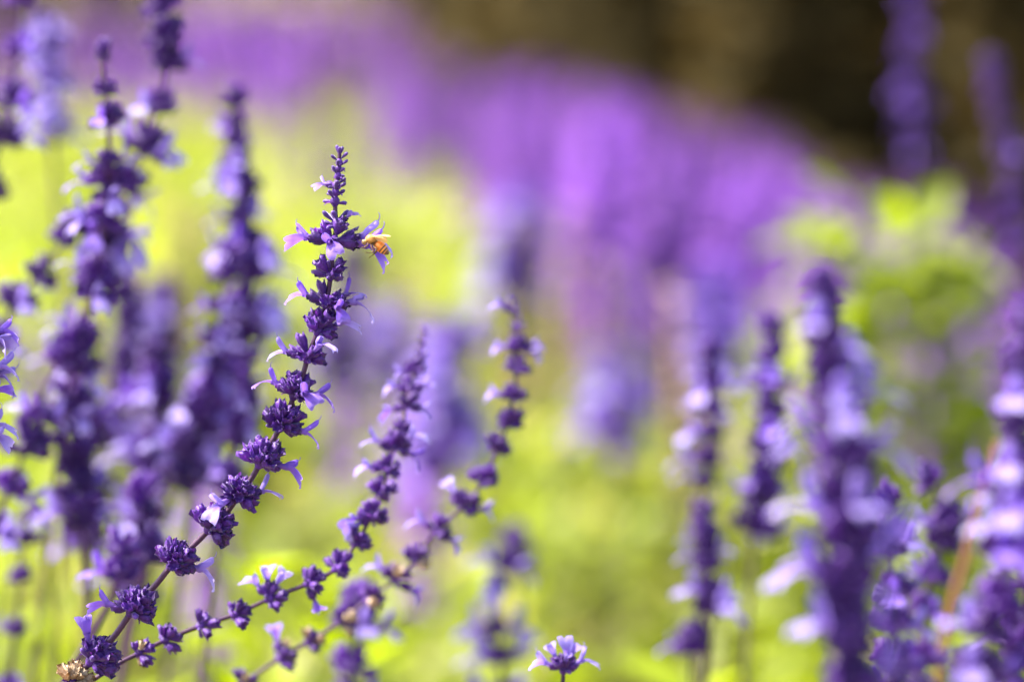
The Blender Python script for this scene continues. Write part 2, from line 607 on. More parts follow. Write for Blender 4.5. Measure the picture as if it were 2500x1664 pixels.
def fine_whorl(root, p, ax, rd, size, n, flowers, dry=0, buds=3, buds_only=False, rs=.001):
    """a whorl whose calyces, buds and flowers are separate pieces"""
    spin = rd.uniform(0, 6.28)
    x, y, z = basis(ax, Vector((math.cos(spin), math.sin(spin), .2)))
    W = frame(p, ax, y, size)
    w = add('whorl', NODE, root, W)
    used = []
    for (dx, dy, dz, var, pale, *big) in flowers:
        fsz = size * (big[0] if big else 1.0)
        d = (RIGHT * dx - UP * dy + FWD * dz).normalized()
        rad = d - z * d.dot(z)
        rad = rad.normalized() if rad.length > .05 else x
        base = p + rad * rs + z * (.0006 * size)
        used.append(d)
        cal = (DRYCALYX if dry > .9 else CALYX)[rd.randrange(3)]
        add('calyx', cal, w, frame(base, d, z if abs(d.dot(z)) < .9 else UP, fsz * .92))
        me = WILT if var == 9 else (COROLLA_PALE if pale else COROLLA)[var]
        upv = UP if abs(d.dot(UP)) < .8 else -FWD
        add('flower', me, w, frame(base + d * (.0058 * fsz), d, upv + d.cross(UP) * rd.uniform(-1.1, 1.1), fsz * rd.uniform(.98, 1.12)))
    for d, tier in (fan_dirs(rd, n, 50, 82) if buds_only else fan_dirs(rd, n)):
        wd = x * d.x + y * d.y + z * d.z
        if any(wd.dot(u) > .86 for u in used):
            continue
        rad = (x * d.x + y * d.y).normalized()
        base = p + rad * (rs * .9) + z * (.0012 * tier * size)
        s = size * rd.uniform(.78, 1.06)
        tw = z + rad.cross(z) * rd.uniform(-.5, .5)
        if buds_only or rd.random() < .12:
            add('bud', BUD[rd.randrange(4)], w, frame(base, wd, tw, s))
        else:
            add('calyx', (DRYCALYX[rd.randrange(3)] if rd.random() < dry else CALYX[rd.randrange(7)]), w, frame(base, wd, tw, s))
    for _ in range(buds):                               # small late buds that poke out below
        a = rd.uniform(0, 6.28)
        rad = x * math.cos(a) + y * math.sin(a)
        d = (rad + z * rd.uniform(-.35, .15)).normalized()
        add('bud', BUD[rd.randrange(4)], w, frame(p + rad * (rs * .8) - z * .0006, d, z, size * rd.uniform(.55, .85)))
    return w


def coarse_whorl(root, p, ax, rd, size, nfl, pale=.5, dry=0, fsc=1.0):
    spin = rd.uniform(0, 6.28)
    x, y, z = basis(ax, Vector((math.cos(spin), math.sin(spin), .2)))
    w = add('whorl', rd.choice(CLUSTER_DRY) if rd.random() < dry else rd.choice(CLUSTER), root, frame(p, ax, y, size))
    for k in range(nfl):
        a = rd.uniform(0, 6.28)
        rad = x * math.cos(a) + y * math.sin(a)
        d = (rad + z * rd.uniform(.1, .6)).normalized()
        me = rd.choice(COROLLA_PALE if rd.random() < pale else COROLLA)
        add('flower', me, w, frame(p + rad * .001 + d * (.0055 * size), d, UP if abs(d.dot(UP)) < .85 else -FWD, size * fsc * rd.uniform(.95, 1.2)))


def fine_stalk(label, nodes, group=None, r=(.0005, .00105), seed=1, top_dir=None):
    """nodes: dicts from tip to base: p=(px,py,d), kind, size, n, fl"""
    rd = random.Random(seed)
    pts = [at(*q['p']) for q in nodes]
    pts += ground_foot(pts)
    foot = pts[-1]
    root = thing('sage_flower_stalk', (foot.x, foot.y, 0), label, 'flower', group)
    path = stem_object(root, pts, r[0], r[1], len(nodes))
    for i, q in enumerate(nodes):
        k = q.get('kind', 'whorl')
        if k == 'bend':
            continue
        ax = tangent(path, i * 6)
        if k == 'tip':
            for s in range(3):
                a = s * 2.1
                x, y, z = basis(ax, UP + RIGHT)
                d = (ax + (x * math.cos(a) + y * math.sin(a)) * .35).normalized()
                add('bud', BUD[s], root, frame(path[0] - ax * .0012, d, x, .62))
            continue
        fine_whorl(root, path[i * 6], ax, rd, q.get('size', 1), q.get('n', 12), q.get('fl', []), q.get('dry', 0), q.get('buds', 3),
                   k == 'buds', .0006 + .0005 * min(1, i / 12))
    return root


def auto_stalk(label, pts_px, n_wh, group=None, seed=1, nfl=(1, 3), pale=.5, size=(.55, 1.0), r=(.0006, .0012), dry=0, s0=.0, s1=1.0,
               stem='stem', bare_tip=.25, fsc=1.0):
    """out-of-focus stalk: whorls spread along the visible path, flowers separate"""
    rd = random.Random(seed)
    far = lambda d: 1 + (d - 1) * (1.0 if 1.1 < d < 1.56 else 1.0)
    size = (size[0] * (far(pts_px[0][2]) ** 1.0), size[1] * (far(pts_px[0][2]) ** 1.0))
    vis = [at(a, b, far(d)) for a, b, d in pts_px]
    pts = vis + ground_foot(vis)
    foot = pts[-1]
    root = thing('sage_flower_stalk' if n_wh else 'withered_stalk', (foot.x, foot.y, 0), label, 'flower' if n_wh else 'plant', group)
    path = stem_object(root, pts, r[0], r[1], len(vis), stem)
    nv = (len(vis) - 1) * 6
    cum = [0.0]
    for i in range(nv):
        cum.append(cum[-1] + (path[i + 1] - path[i]).length)
    for k in range(n_wh):
        u = s0 + (s1 - s0) * (k / max(1, n_wh - 1)) ** 1.25
        if 0 < k < n_wh - 1:
            u = max(0.0, min(1.0, u + rd.uniform(-.38, .38) * (s1 - s0) / n_wh))
        tgt = u * cum[-1]
        i = next((j for j in range(len(cum)) if cum[j] >= tgt), nv)
        p = path[i]
        ax = tangent(path, i)
        sz = size[0] + (size[1] - size[0]) * min(1, u * 2.2)
        nf = 0 if u < bare_tip * .5 else rd.randint(*nfl)
        coarse_whorl(root, p, ax, rd, sz * rd.uniform(.78, 1.15), nf, pale, dry, fsc)
    return root


# ------------------------------------------------------------------ the setting: soil
gm = MB()
grid(gm, [[(x * 25.0, y * 25.0, 0) for x in range(-8, 9)] for y in range(-8, 9)][::-1])
gm.f = [f[::-1] for f in gm.f]
ground = add('ground', gm.mesh('ground', ['soil']))
ground['kind'] = 'structure'


# ------------------------------------------------------------------ leafy plants of the bed
def leaf_mb(seed, L=1.0, W=.30, curl=.25, fold=.35):
    mb = MB()
    rows = []
    tt = []
    for i, (u, w) in enumerate([(0, .05), (.1, .06), (.2, .55), (.38, .95), (.58, .95), (.78, .62), (.92, .25), (1, .02)]):
        z = -curl * u * u
        row = []
        for k in (-1, -.5, 0, .5, 1):
            wob = .03 * math.sin(9 * u + k * 3 + seed) * abs(k)
            row.append((k * w * W, u * L, z + abs(k) * w * W * fold + wob))
            tt.append(u)
        rows.append(row)
    grid(mb, rows, 0, tt)
    return mb


LEAFMB = [leaf_mb(i, W=.24 + .03 * (i % 3), curl=.1 + .14 * (i % 4), fold=.2 + .12 * (i % 3)) for i in range(5)]
LEAF = [l.mesh('leaf', ['leaf']) for l in LEAFMB]
LEAF_PALE = [l.mesh('leaf_pale', ['leaf_pale']) for l in LEAFMB]


def plan_plant(seed, h, spread, nst=8, nodes=7, ll=(.034, .058)):
    rd = random.Random(seed)
    stems, leaves = [], []
    for s in range(nst):
        a = 2 * math.pi * (s + rd.uniform(-.3, .3)) / nst
        lean = rd.uniform(.15, 1.0) * spread
        hh = h * rd.uniform(.72, 1.0) * (1 - .22 * lean / max(spread, .01))
        p0 = Vector((math.cos(a) * .02, math.sin(a) * .02, -.003))
        p3 = Vector((math.cos(a) * lean, math.sin(a) * lean, hh))
        p1 = p0 + Vector((math.cos(a) * lean * .25, math.sin(a) * lean * .25, hh * .35))
        p2 = p0 + Vector((math.cos(a) * lean * .62, math.sin(a) * lean * .62, hh * .72))
        path = smooth_path([p0, p1, p2, p3], 5)
        stems.append(path)
        for k in range(nodes):
            u = .28 + .72 * (k + rd.uniform(-.2, .2)) / (nodes - 1)
            i = max(1, min(len(path) - 1, int(u * (len(path) - 1))))
            p = path[i]
            b = a + (k % 2) * math.pi / 2 + rd.uniform(-.4, .4)
            for sgn in (0, math.pi):
                q = b + sgn + rd.uniform(-.3, .3)
                up = rd.uniform(.0, .9) if u < .85 else rd.uniform(.5, 1.5)
                d = Vector((math.cos(q), math.sin(q), up)).normalized()
                L = rd.uniform(*ll) * (1 - .35 * max(0, u - .6))
                nrm = Vector((rd.uniform(-.4, .4), rd.uniform(-.4, .4), 1))
                leaves.append((p, d, nrm, L, rd.randrange(5), rd.random()))
    return stems, leaves


def leaf_matrix(p, d, nrm, L):
    # leaf local: length +Y, face +Z
    y = d.normalized()
    z = (nrm - y * nrm.dot(y)).normalized()
    x = y.cross(z)
    return Matrix(((x.x * L, y.x * L, z.x * L, p.x), (x.y * L, y.y * L, z.y * L, p.y), (x.z * L, y.z * L, z.z * L, p.z), (0, 0, 0, 1)))


def stems_mesh(stems, r=.0016):
    mb = MB()
    for path in stems:
        tube(mb, path, [r * (1 - .6 * i / len(path)) for i in range(len(path))], 5)
    return mb.mesh('stems', ['stem_leafy'])


def near_plant(x, y, h, spread, seed, label, group, nst=7, nodes=6, pale=.25, ll=(.034, .058)):
    stems, leaves = plan_plant(seed, h, spread, nst, nodes, ll)
    root = thing('leafy_plant', (x, y, 0), label, 'plant', group)
    T = Matrix.Translation((x, y, 0))
    for path in stems:
        add('stem', stems_mesh([path]), root, T)
    for (p, d, nrm, L, k, q) in leaves:
        add('leaf', (LEAF_PALE if q < pale else LEAF)[k], root, T @ leaf_matrix(p, d, nrm, L))
    return root


PLANT_VAR = []
for v in range(7):
    st, lv = plan_plant(300 + v, .40, .17, 9, 7)
    fo = MB()
    for (p, d, nrm, L, k, q) in lv:
        fo.add_mb(LEAFMB[k], leaf_matrix(p, d, nrm, L * 1.12), 1 if q < .3 else 0)
    PLANT_VAR.append((stems_mesh(st), fo.mesh('foliage', ['leaf', 'leaf_pale'])))


def far_plant(x, y, h, rot, v, label, group, sxy=1.0):
    root = thing('leafy_plant', (x, y, 0), label, 'plant', group)
    Mx = Matrix.Translation((x, y, 0)) @ Matrix.Rotation(rot, 4, 'Z') @ Matrix.Diagonal((sxy, sxy, h / .40, 1))
    add('stems', PLANT_VAR[v][0], root, Mx)
    f = add('foliage', PLANT_VAR[v][1], root, Mx)
    f['kind'] = 'stuff'
    return root


def bed_edge(x):
    """far edge of the flower bed (distance from the camera) at sideways position x"""
    if x < -.25:
        return 8.6
    if x < -.05:
        return 8.6 + (x + .25) / .2 * -2.9
    return max(3.0, 5.9 - (x + .05) * 4.6)


rd = random.Random(77)
px_ = 0
near_spots = []
y = 1.22
row = 0
while y < 8.6:
    step = .20 if y < 2.4 else (.25 if y < 4 else .34)
    half = .18 * y + .42
    x = -half + (row % 2) * step * .5
    while x < half:
        X, Y = x + rd.uniform(-.06, .06), y + rd.uniform(-.06, .06)
        if Y < bed_edge(X):
            h = rd.uniform(.36, .50) if Y > 1.75 else rd.uniform(.44, .58)
            ax_ = abs(X) / (.18 * Y)
            if Y < 1.95 and ax_ < 1.15 and len(near_spots) < 16:
                near_spots.append((X, Y, h))
                near_plant(X, Y, h, .15, 500 + len(near_spots), 'low leafy sage plant with yellow green leaves under the flower stalks',
                           'leafy plants low in the front of the bed')
            else:
                far_plant(X, Y, h, rd.uniform(0, 6.28), rd.randrange(7), 'yellow green leafy sage plant in the blurred flower bed',
                          'leafy plants across the flower bed', 1.0 if y < 3 else 1.25)
        x += step
    y += step * .95
    row += 1

for (qx, d, hh) in [(110, 1.27, .60), (330, 1.36, .585), (560, 1.42, .575), (1480, 1.45, .60), (1640, 1.38, .60), (950, 1.5, .57)]:
    p = at(qx, 1500, d)
    near_plant(p.x, p.y, hh, .12, 560 + int(qx), 'upright leafy sage plant with larger bright leaves among the front stalks', 'upright leafy plants among the front stalks',
               6, 6, .2, (.038, .06))

# taller flowerless plants: the bright round clump on the right and the green swathe on the left
tall_spots = []
def leafy_bush(x, y, h, rad, seed, label, n=240):
    rb = random.Random(seed)
    root = thing('leafy_bush', (x, y, 0), label, 'plant', None)
    T = Matrix.Translation((x, y, 0))
    paths = []
    for k in range(9):
        a = k * .7 + rb.uniform(-.2, .2)
        q = rad * rb.uniform(.2, .8)
        paths.append(smooth_path([(math.cos(a) * .015, math.sin(a) * .015, -.004), (math.cos(a) * q * .6, math.sin(a) * q * .6, h * .4),
                                  (math.cos(a) * q, math.sin(a) * q, h * rb.uniform(.75, .95))], 5))
    add('stems', stems_mesh(paths, .002), root, T)
    fo = MB()
    for k in range(n):
        a = rb.uniform(0, 6.28)
        zz = rb.uniform(.25, 1.0)
        lim = rad * math.sqrt(max(.03, 1 - ((zz - .55) / .48) ** 2)) if zz > .55 else rad
        rr = lim * math.sqrt(rb.uniform(.1, 1))
        p = Vector((math.cos(a) * rr, math.sin(a) * rr, zz * h - .02))
        d = Vector((math.cos(a) + rb.gauss(0, .5), math.sin(a) + rb.gauss(0, .5), rb.uniform(-.1, 1.0))).normalized()
        fo.add_mb(LEAFMB[rb.randrange(5)], leaf_matrix(p, d, Vector((rb.gauss(0, .4), rb.gauss(0, .4), 1)), rb.uniform(.035, .055)), 1 if rb.random() < .08 else 0)
    f = add('foliage', fo.mesh('foliage', ['leaf', 'leaf_pale']), root, T)
    f['kind'] = 'stuff'


p = at(2130, 430, 1.95)
leafy_bush(p.x, p.y, p.z, .062, 61, 'tall rounded bush of bright yellow green leaves before the dark shrubs')
p = at(2265, 560, 2.0)
leafy_bush(p.x, p.y, p.z, .05, 62, 'lower bright leafy bush beside the tall rounded one')
for k in range(16):
    p = at(rd.uniform(60, 900), rd.uniform(260, 520), rd.uniform(3.2, 5.0))
    far_plant(p.x, p.y, max(.4, p.z), rd.uniform(0, 6.28), rd.randrange(7), 'taller leafy plant without flowers in the green swathe of the bed',
              'flowerless plants in the green swathe', 1.3)


# ------------------------------------------------------------------ dark shrubs behind the bed
def shrub(x, y, rx, h, seed, label, n=15000):
    rd = random.Random(seed)
    root = thing('dark_shrub', (x, y, 0), label, 'shrub', None)
    T = Matrix.Translation((x, y, 0))
    tb = MB()
    tube(tb, [(0, 0, -.02), (.03, .02, h * .25), (-.02, .04, h * .5), (.04, 0, h * .8)], [.07, .055, .04, .015], 8)
    add('trunk', tb.mesh('trunk', ['bark']), root, T)
    for k in range(6):
        a = k * 1.05 + rd.uniform(-.3, .3)
        e = rx * rd.uniform(.5, .85)
        lb = MB()
        z0 = h * rd.uniform(.12, .5)
        tube(lb, [(0.01, .02, z0), (math.cos(a) * e * .5, math.sin(a) * e * .5, z0 + h * .12), (math.cos(a) * e, math.sin(a) * e, z0 + h * .3)],
             [.035, .022, .008], 6)
        add('limb', lb.mesh('limb', ['bark']), root, T)
    cb = MB()
    lobes = [(rd.uniform(-.62, .62) * rx, rd.uniform(-.62, .62) * rx, h * rd.uniform(.08, .8), rd.uniform(.3, .45) * rx) for _ in range(46)]
    for _ in range(n):
        lx, ly, lz, lr = rd.choice(lobes)
        d = Vector((rd.gauss(0, 1), rd.gauss(0, 1), rd.gauss(0, 1))).normalized() * lr * rd.uniform(.55, 1.05) ** .6
        p = Vector((lx, ly, lz)) + d
        p.z = max(.05, p.z)
        s = rd.uniform(.035, .065)
        u = Vector((rd.gauss(0, 1), rd.gauss(0, 1), rd.gauss(0, .7))).normalized()
        w = u.orthogonal().normalized()
        cb.add([p - u * s, p + w * s * .4, p + u * s, p - w * s * .4], [(0, 1, 2, 3)])
    c = add('crown', cb.mesh('crown', ['hedge_leaf'], False), root, T)
    c['kind'] = 'stuff'
    return root


shrub(.62, 7.9, .95, 2.3, 1, 'dark brown green shrub at the far end of the violet flowers')
shrub(.75, 5.9, .9, 2.4, 2, 'dense dark shrub behind the middle of the flower bed')
shrub(1.05, 4.55, .75, 2.2, 3, 'dark shaded shrub close behind the bright leafy clump')
shrub(1.75, 4.1, .85, 2.4, 7, 'dark shrub at the corner of the bed past the leafy clump')
shrub(.72, 4.95, .6, 2.0, 8, 'small dark shrub squeezed between two larger dark shrubs', 9000)
shrub(1.5, 7.0, 1.2, 3.0, 4, 'tall dark shrub standing behind the other shrubs')
shrub(-.1, 10.0, 1.0, 2.2, 9, 'dark shrub filling the gap past the far end of the bed', 9000)
shrub(-1.6, 11.2, 1.3, 2.4, 5, 'distant dark shrub beyond the far end of the bed', 4200)
shrub(-3.1, 12.0, 1.4, 2.6, 6, 'distant dark shrub farthest along behind the bed', 4200)


# ------------------------------------------------------------------ the stalk in focus
def nd(px, py, kind='whorl', size=1.0, n=12, fl=(), dry=0, buds=3, d=1.0):
    return dict(p=(px, py, d), kind=kind, size=size, n=n, fl=list(fl), dry=dry, buds=buds)


main_nodes = [
    nd(829, 372, 'tip'),
    nd(828, 398, 'buds', .62, 3, buds=0),
    nd(827, 413, 'buds', .56, 3, buds=0),
    nd(825, 430, 'buds', .60, 3, buds=1),
    nd(821, 454, 'buds', .78, 4, [(-1, -.1, .6, 1, True, .75)], buds=1),
    nd(819, 470, 'buds', .70, 3, buds=1),
    nd(818, 492, 'buds', .82, 4, buds=1),
    nd(819, 522, 'bend'),
    nd(821, 548, 'buds', .92, 8, [(.8, -.6, -.1, 9, False, .6)], buds=2),
    nd(816, 590, 'whorl', .95, 3, [(-1, -.10, .1, 1, False, 1.2), (1, -.16, .05, 3, True, 1.3), (1, .14, -.12, 0, False, 1.3), (-.1, .15, -1, 2, False)], buds=1),
    nd(811, 630, 'bend'),
    nd(807, 674, 'whorl', .84, 8, buds=2),
    nd(796, 742, 'whorl', .86, 6, [(-1, -.42, .05, 0, False), (1, -.55, .1, 1, False), (1, -.05, -.1, 9, False, 1.3), (.55, .3, -.8, 4, False)], buds=2),
    nd(788, 768, 'bend'),
    nd(776, 808, 'whorl', .86, 10, [(.95, -.4, .3, 3, True)], dry=0, buds=2),
    nd(751, 874, 'whorl', .90, 10, [(-1, -.22, .05, 1, True), (.5, -.55, -.6, 9, False)], dry=0, buds=3),
    nd(738, 918, 'bend'),
    nd(718, 964, 'whorl', 0.92, 18, [(-.95, -.55, .1, 2, False), (.5, .0, -.85, 4, False), (1, -.02, -.1, 0, False)], buds=4),
    nd(705, 1000, 'bend'),
    nd(684, 1042, 'whorl', 0.96, 19, [(1, .22, -.05, 1, False)], buds=3),
    nd(664, 1078, 'bend'),
    nd(635, 1130, 'whorl', 0.99, 20, [(1, .18, .1, 3, False)], buds=4),
    nd(613, 1168, 'bend'),
    nd(580, 1213, 'whorl', 0.99, 20, [(-.65, .35, -.7, 4, True), (1, -.3, .35, 1, True)], buds=2),
    nd(553, 1250, 'bend'),
    nd(512, 1290, 'whorl', 1.03, 21, buds=3),
    nd(484, 1319, 'bend'),
    nd(420, 1378, 'whorl', 1.03, 21, [(1, .15, .2, 0, True)], buds=3),
    nd(384, 1422, 'bend'),
    nd(322, 1492, 'whorl', 1.05, 21, [(-1, -.18, .05, 1, False)], buds=3),
    nd(282, 1548, 'bend'),
    nd(224, 1612, 'whorl', 1.07, 21, [(-.2, -1, .2, 3, False)], buds=3),
    nd(172, 1664, 'whorl', 0.92, 12, dry=1.0, buds=0),
    nd(100, 1730, 'whorl', 0.92, 10, dry=1.0, buds=0),
]
fine_stalk('sharp leaning sage stalk with whorls of dark violet calyces and a feeding bee', main_nodes, None, (.0006, .00108), seed=11)

# two arching stalks just behind it
A = [(1036, 798, 'tip'), (1034, 822, 'buds', .6), (1030, 846, 'buds', .7), (1024, 872, 'buds', .8), (1012, 905, 'whorl', .8),
     (1000, 950, 'whorl', .9), (990, 992, 'whorl', .95), (982, 1052, 'whorl', .8), (962, 1092, 'whorl', .95), (946, 1150, 'whorl', .9),
     (930, 1205, 'whorl', .9), (905, 1262, 'whorl', .95), (868, 1326, 'whorl', .9), (820, 1388, 'whorl', .95), (752, 1424, 'whorl', .95),
     (656, 1462, 'whorl', .95), (572, 1500, 'whorl', .85), (488, 1528, 'whorl', .9), (402, 1562, 'whorl', .85), (338, 1594, 'whorl', .8),
     (270, 1630, 'bend')]
AF = {4: [(-1, .1, -.3, 0, True)], 5: [(1, -.3, .2, 1, True), (-1, -.1, 0, 2, True)], 6: [(1, .25, 0, 4, True), (-1, .3, .3, 3, False)],
      8: [(-1, -.3, 0, 1, True), (.9, -.55, -.2, 0, True), (1, .5, .3, 2, False)], 9: [(-1, -.2, -.2, 3, True)],
      11: [(-.8, .2, -.6, 2, False), (-.7, .6, -.5, 1, True)], 15: [(-.8, -.8, 0, 2, True), (-.1, -1, .2, 0, True), (.5, -.8, .1, 4, True)],
      14: [(.3, 1, .2, 2, False)]}
nodes = []
for i, q in enumerate(A):
    d = 1.125 - .105 * (i / (len(A) - 1)) ** .8
    nodes.append(nd(q[0], q[1], q[2], (q[3] if len(q) > 3 else 1) * (.72 if i < 8 else .86), 5 if q[2] == 'buds' else 8, AF.get(i, []), .12 if i > 16 else 0, 2, d))
fine_stalk('thin arching sage stalk running just below the sharp stalk', nodes, None, (.0005, .0008), seed=23)

B = [(1250, 735, 'tip'), (1256, 762, 'buds', .8), (1262, 800, 'buds', .85), (1264, 850, 'whorl', .8), (1262, 905, 'whorl', .9),
     (1252, 972, 'whorl', .85), (1240, 1036, 'whorl', .95), (1214, 1098, 'whorl', .95), (1178, 1178, 'whorl', .95), (1130, 1236, 'whorl', .95),
     (1066, 1296, 'whorl', .9), (1012, 1368, 'whorl', .9), (962, 1416, 'whorl', .95), (896, 1466, 'whorl', .9), (832, 1518, 'whorl', .9),
     (752, 1566, 'whorl', .85), (684, 1606, 'whorl', 1.0), (590, 1668, 'whorl', .9), (500, 1720, 'bend')]
BF = {1: [(-.9, -.4, -.1, 2, True)], 3: [(-1, .0, 0, 1, True), (1, -.2, .1, 0, True), (.9, .35, -.2, 2, True)],
      5: [(-1, -.2, -.1, 4, True)], 9: [(-.5, -.8, -.2, 2, True), (1, .1, .3, 1, True)], 10: [(-1, -.5, 0, 0, True), (.8, .5, -.2, 2, True)],
      12: [(1, .6, 0, 2, False), (-.9, -.6, .1, 4, True)], 16: [(-.2, -1, .1, 2, False)]}
nodes = []
for i, q in enumerate(B):
    d = 1.135 - .045 * (i / (len(B) - 1))
    nodes.append(nd(q[0], q[1], q[2], (q[3] if len(q) > 3 else 1) * .85, 5 if q[2] == 'buds' else 8, BF.get(i, []), .28 if i > 10 else 0, 2, d))
fine_stalk('slightly soft arching sage stalk beside the thin one with beige dry husks', nodes, None, (.0005, .0009), seed=31)

# small flower head in focus low in the middle, and the stalk whose flowers peep in at the left
fine_stalk('short sage stalk topped by one ring of pale flowers', [
    nd(1376, 1612, 'tip', d=1.035),
    nd(1376, 1634, 'whorl', .8, 8, [(-1, -.35, -.2, 1, True), (1, -.5, -.1, 0, True), (.15, -.9, -.6, 2, True), (.5, -1, .3, 4, True), (-.5, -.9, .3, 0, True)], buds=3, d=1.035),
    nd(1374, 1672, 'bend', d=1.035), nd(1370, 1740, 'bend', d=1.04)], None, (.0005, .0009), seed=41)
fine_stalk('sharp upright sage stalk of which only reaching pale flowers show', [
    nd(-62, 700, 'tip'), nd(-60, 726, 'buds', .7, 6), nd(-58, 756, 'buds', .8, 6),
    nd(-52, 815, 'whorl', .9, 9, [(1, -.1, .2, 0, False), (1, .35, -.2, 2, True)]),
    nd(-58, 900, 'whorl', .98, 10, [(1, -.05, -.1, 1, True), (.95, .3, .3, 3, True)]),
    nd(-66, 985, 'whorl', 1.0, 10, [(.9, -.5, .3, 4, False)]),
    nd(-74, 1060, 'whorl', 1.02, 11, [(1, -.35, .1, 0, True), (1, .12, -.1, 2, True)]),
    nd(-84, 1150, 'whorl', 1.02, 12), nd(-100, 1260, 'bend'), nd(-120, 1380, 'bend')], None, (.0006, .001), seed=43)

# ------------------------------------------------------------------ out-of-focus stalks, left
LG = None
auto_stalk('blurred dark stalk with widely spaced bead-like whorls beside the pale lavender head', [(58, -60, 1.22), (52, 20, 1.22), (46, 90, 1.22), (36, 170, 1.22), (20, 260, 1.22), (0, 345, 1.22), (-40, 470, 1.22)], 6, seed=2, nfl=(0, 2), pale=0.3, size=(.95, 1.0))
auto_stalk('blurred pale lavender stalk with a dense pointed head', [(112, 40, 1.42), (116, 110, 1.42), (118, 200, 1.42), (120, 290, 1.42), (128, 370, 1.42), (136, 480, 1.42), (146, 620, 1.42)], 13, seed=3, nfl=(3, 5), pale=1.0, size=(.4, .6), fsc=1.35, s1=.52, bare_tip=.02)
auto_stalk('slender blurred stalk with spaced dark whorls and a budded tip', [(253, 122, 1.13), (252, 170, 1.13), (258, 230, 1.13), (263, 290, 1.13), (266, 380, 1.13), (262, 460, 1.14), (250, 560, 1.15), (232, 680, 1.16), (205, 800, 1.17), (175, 930, 1.18), (150, 1060, 1.2)], 13, seed=4, nfl=(1, 3), pale=0.75, size=(.5, 1.05))
auto_stalk('blurred arching stalk with pale flowers at its top bending into dark whorls', [(386, -40, 1.2), (404, 60, 1.2), (408, 150, 1.2), (392, 240, 1.2), (362, 340, 1.2), (322, 430, 1.2), (282, 480, 1.2), (256, 580, 1.22), (236, 700, 1.23), (200, 850, 1.25), (180, 1000, 1.26)], 13, seed=5, nfl=(1, 3), pale=0.8, size=(.85, 1.1))
auto_stalk('tall dense blurred spire of violet flowers with a pale pointed tip', [(573, 250, 1.28), (577, 320, 1.28), (583, 420, 1.28), (590, 540, 1.28), (604, 640, 1.28), (600, 760, 1.28), (575, 860, 1.28), (540, 960, 1.29), (510, 1060, 1.3), (480, 1180, 1.3)], 20, seed=6, nfl=(2, 4), pale=0.75, size=(.6, 1.15), bare_tip=.03)
auto_stalk('second dense dark violet stalk leaning beside the tall spire', [(560, 620, 1.24), (545, 720, 1.24), (530, 840, 1.24), (500, 960, 1.24), (460, 1070, 1.24), (420, 1180, 1.24), (380, 1300, 1.24)], 10, seed=7, nfl=(2, 4), pale=0.8, size=(.7, .9), s1=.8)
auto_stalk('blurred stalk curving off with round violet beads', [(172, 560, 1.2), (130, 625, 1.2), (76, 690, 1.2), (32, 750, 1.2), (-10, 830, 1.2), (-40, 930, 1.2)], 6, seed=8, nfl=(0, 2), pale=.6, size=(.85, .95))
auto_stalk('dark blurred stalk falling from the leaning whorls to the ground leaves', [(160, 860, 1.17), (110, 950, 1.17), (72, 1060, 1.17), (30, 1180, 1.17), (-20, 1300, 1.17)], 6, seed=9, nfl=(1, 3), pale=0.7, size=(.9, 1.1))
auto_stalk('thin dark stalk blurred far behind between the two leaning ones', [(312, 700, 1.5), (310, 790, 1.5), (306, 880, 1.5), (300, 980, 1.5), (296, 1100, 1.5)], 12, seed=10, nfl=(0, 1), pale=.4, size=(.7, .9))
auto_stalk('faint magenta tipped stalk blurred behind the thin dark one', [(392, 720, 1.7), (390, 800, 1.7), (388, 900, 1.7), (384, 1000, 1.7), (380, 1100, 1.7)], 12, seed=12, nfl=(1, 2), pale=.5, size=(.8, 1.0))
auto_stalk('broad blurred stalk with large round pale blossoms', [(375, 880, 1.3), (378, 960, 1.3), (380, 1050, 1.3), (378, 1130, 1.3), (365, 1230, 1.3), (345, 1330, 1.3), (320, 1450, 1.3)], 8, seed=13, nfl=(2, 4), pale=0.85, size=(.9, 1.15))
auto_stalk('blurred violet cluster on a dark stem rising from the leaves', [(190, 1110, 1.2), (182, 1170, 1.2), (190, 1230, 1.2), (205, 1310, 1.2), (210, 1420, 1.2)], 5, seed=14, nfl=(2, 4), pale=.5, size=(.9, 1.1), s1=.6)
auto_stalk('blurred dark double cluster below the violet spire', [(350, 1220, 1.16), (352, 1270, 1.16), (360, 1320, 1.16), (350, 1420, 1.16), (320, 1540, 1.16)], 4, seed=15, nfl=(0, 1), pale=.5, size=(.9, 1.1), s1=.45)
auto_stalk('soft violet head on a thick dark stem beneath the dark double cluster', [(296, 1350, 1.12), (292, 1390, 1.12), (270, 1460, 1.12), (225, 1550, 1.12), (170, 1640, 1.12)], 2, seed=16, nfl=(1, 2), pale=.6, size=(1.0, 1.1), s1=.2, r=(.0009, .0015))
auto_stalk('blurred low stalk with small violet heads among leaves beneath the beaded stalk', [(75, 1270, 1.22), (52, 1350, 1.22), (48, 1430, 1.22), (42, 1520, 1.22), (30, 1600, 1.22), (20, 1680, 1.22)], 5, seed=17, nfl=(0, 2), pale=.6, size=(.6, .75))
auto_stalk('short pinkish violet spire tucked against the tall dense one', [(608, 880, 1.22), (600, 950, 1.22), (590, 1020, 1.22), (570, 1100, 1.22), (550, 1200, 1.22)], 8, seed=18, nfl=(1, 2), pale=.6, size=(.5, .8))

auto_stalk('dark blurred stalk standing behind the soft violet head', [(232, 1050, 1.35), (236, 1140, 1.35), (232, 1240, 1.35), (226, 1340, 1.35), (220, 1460, 1.35)], 5, seed=20, nfl=(1, 2), pale=0.6, size=(.8, 1.05), s1=.7)

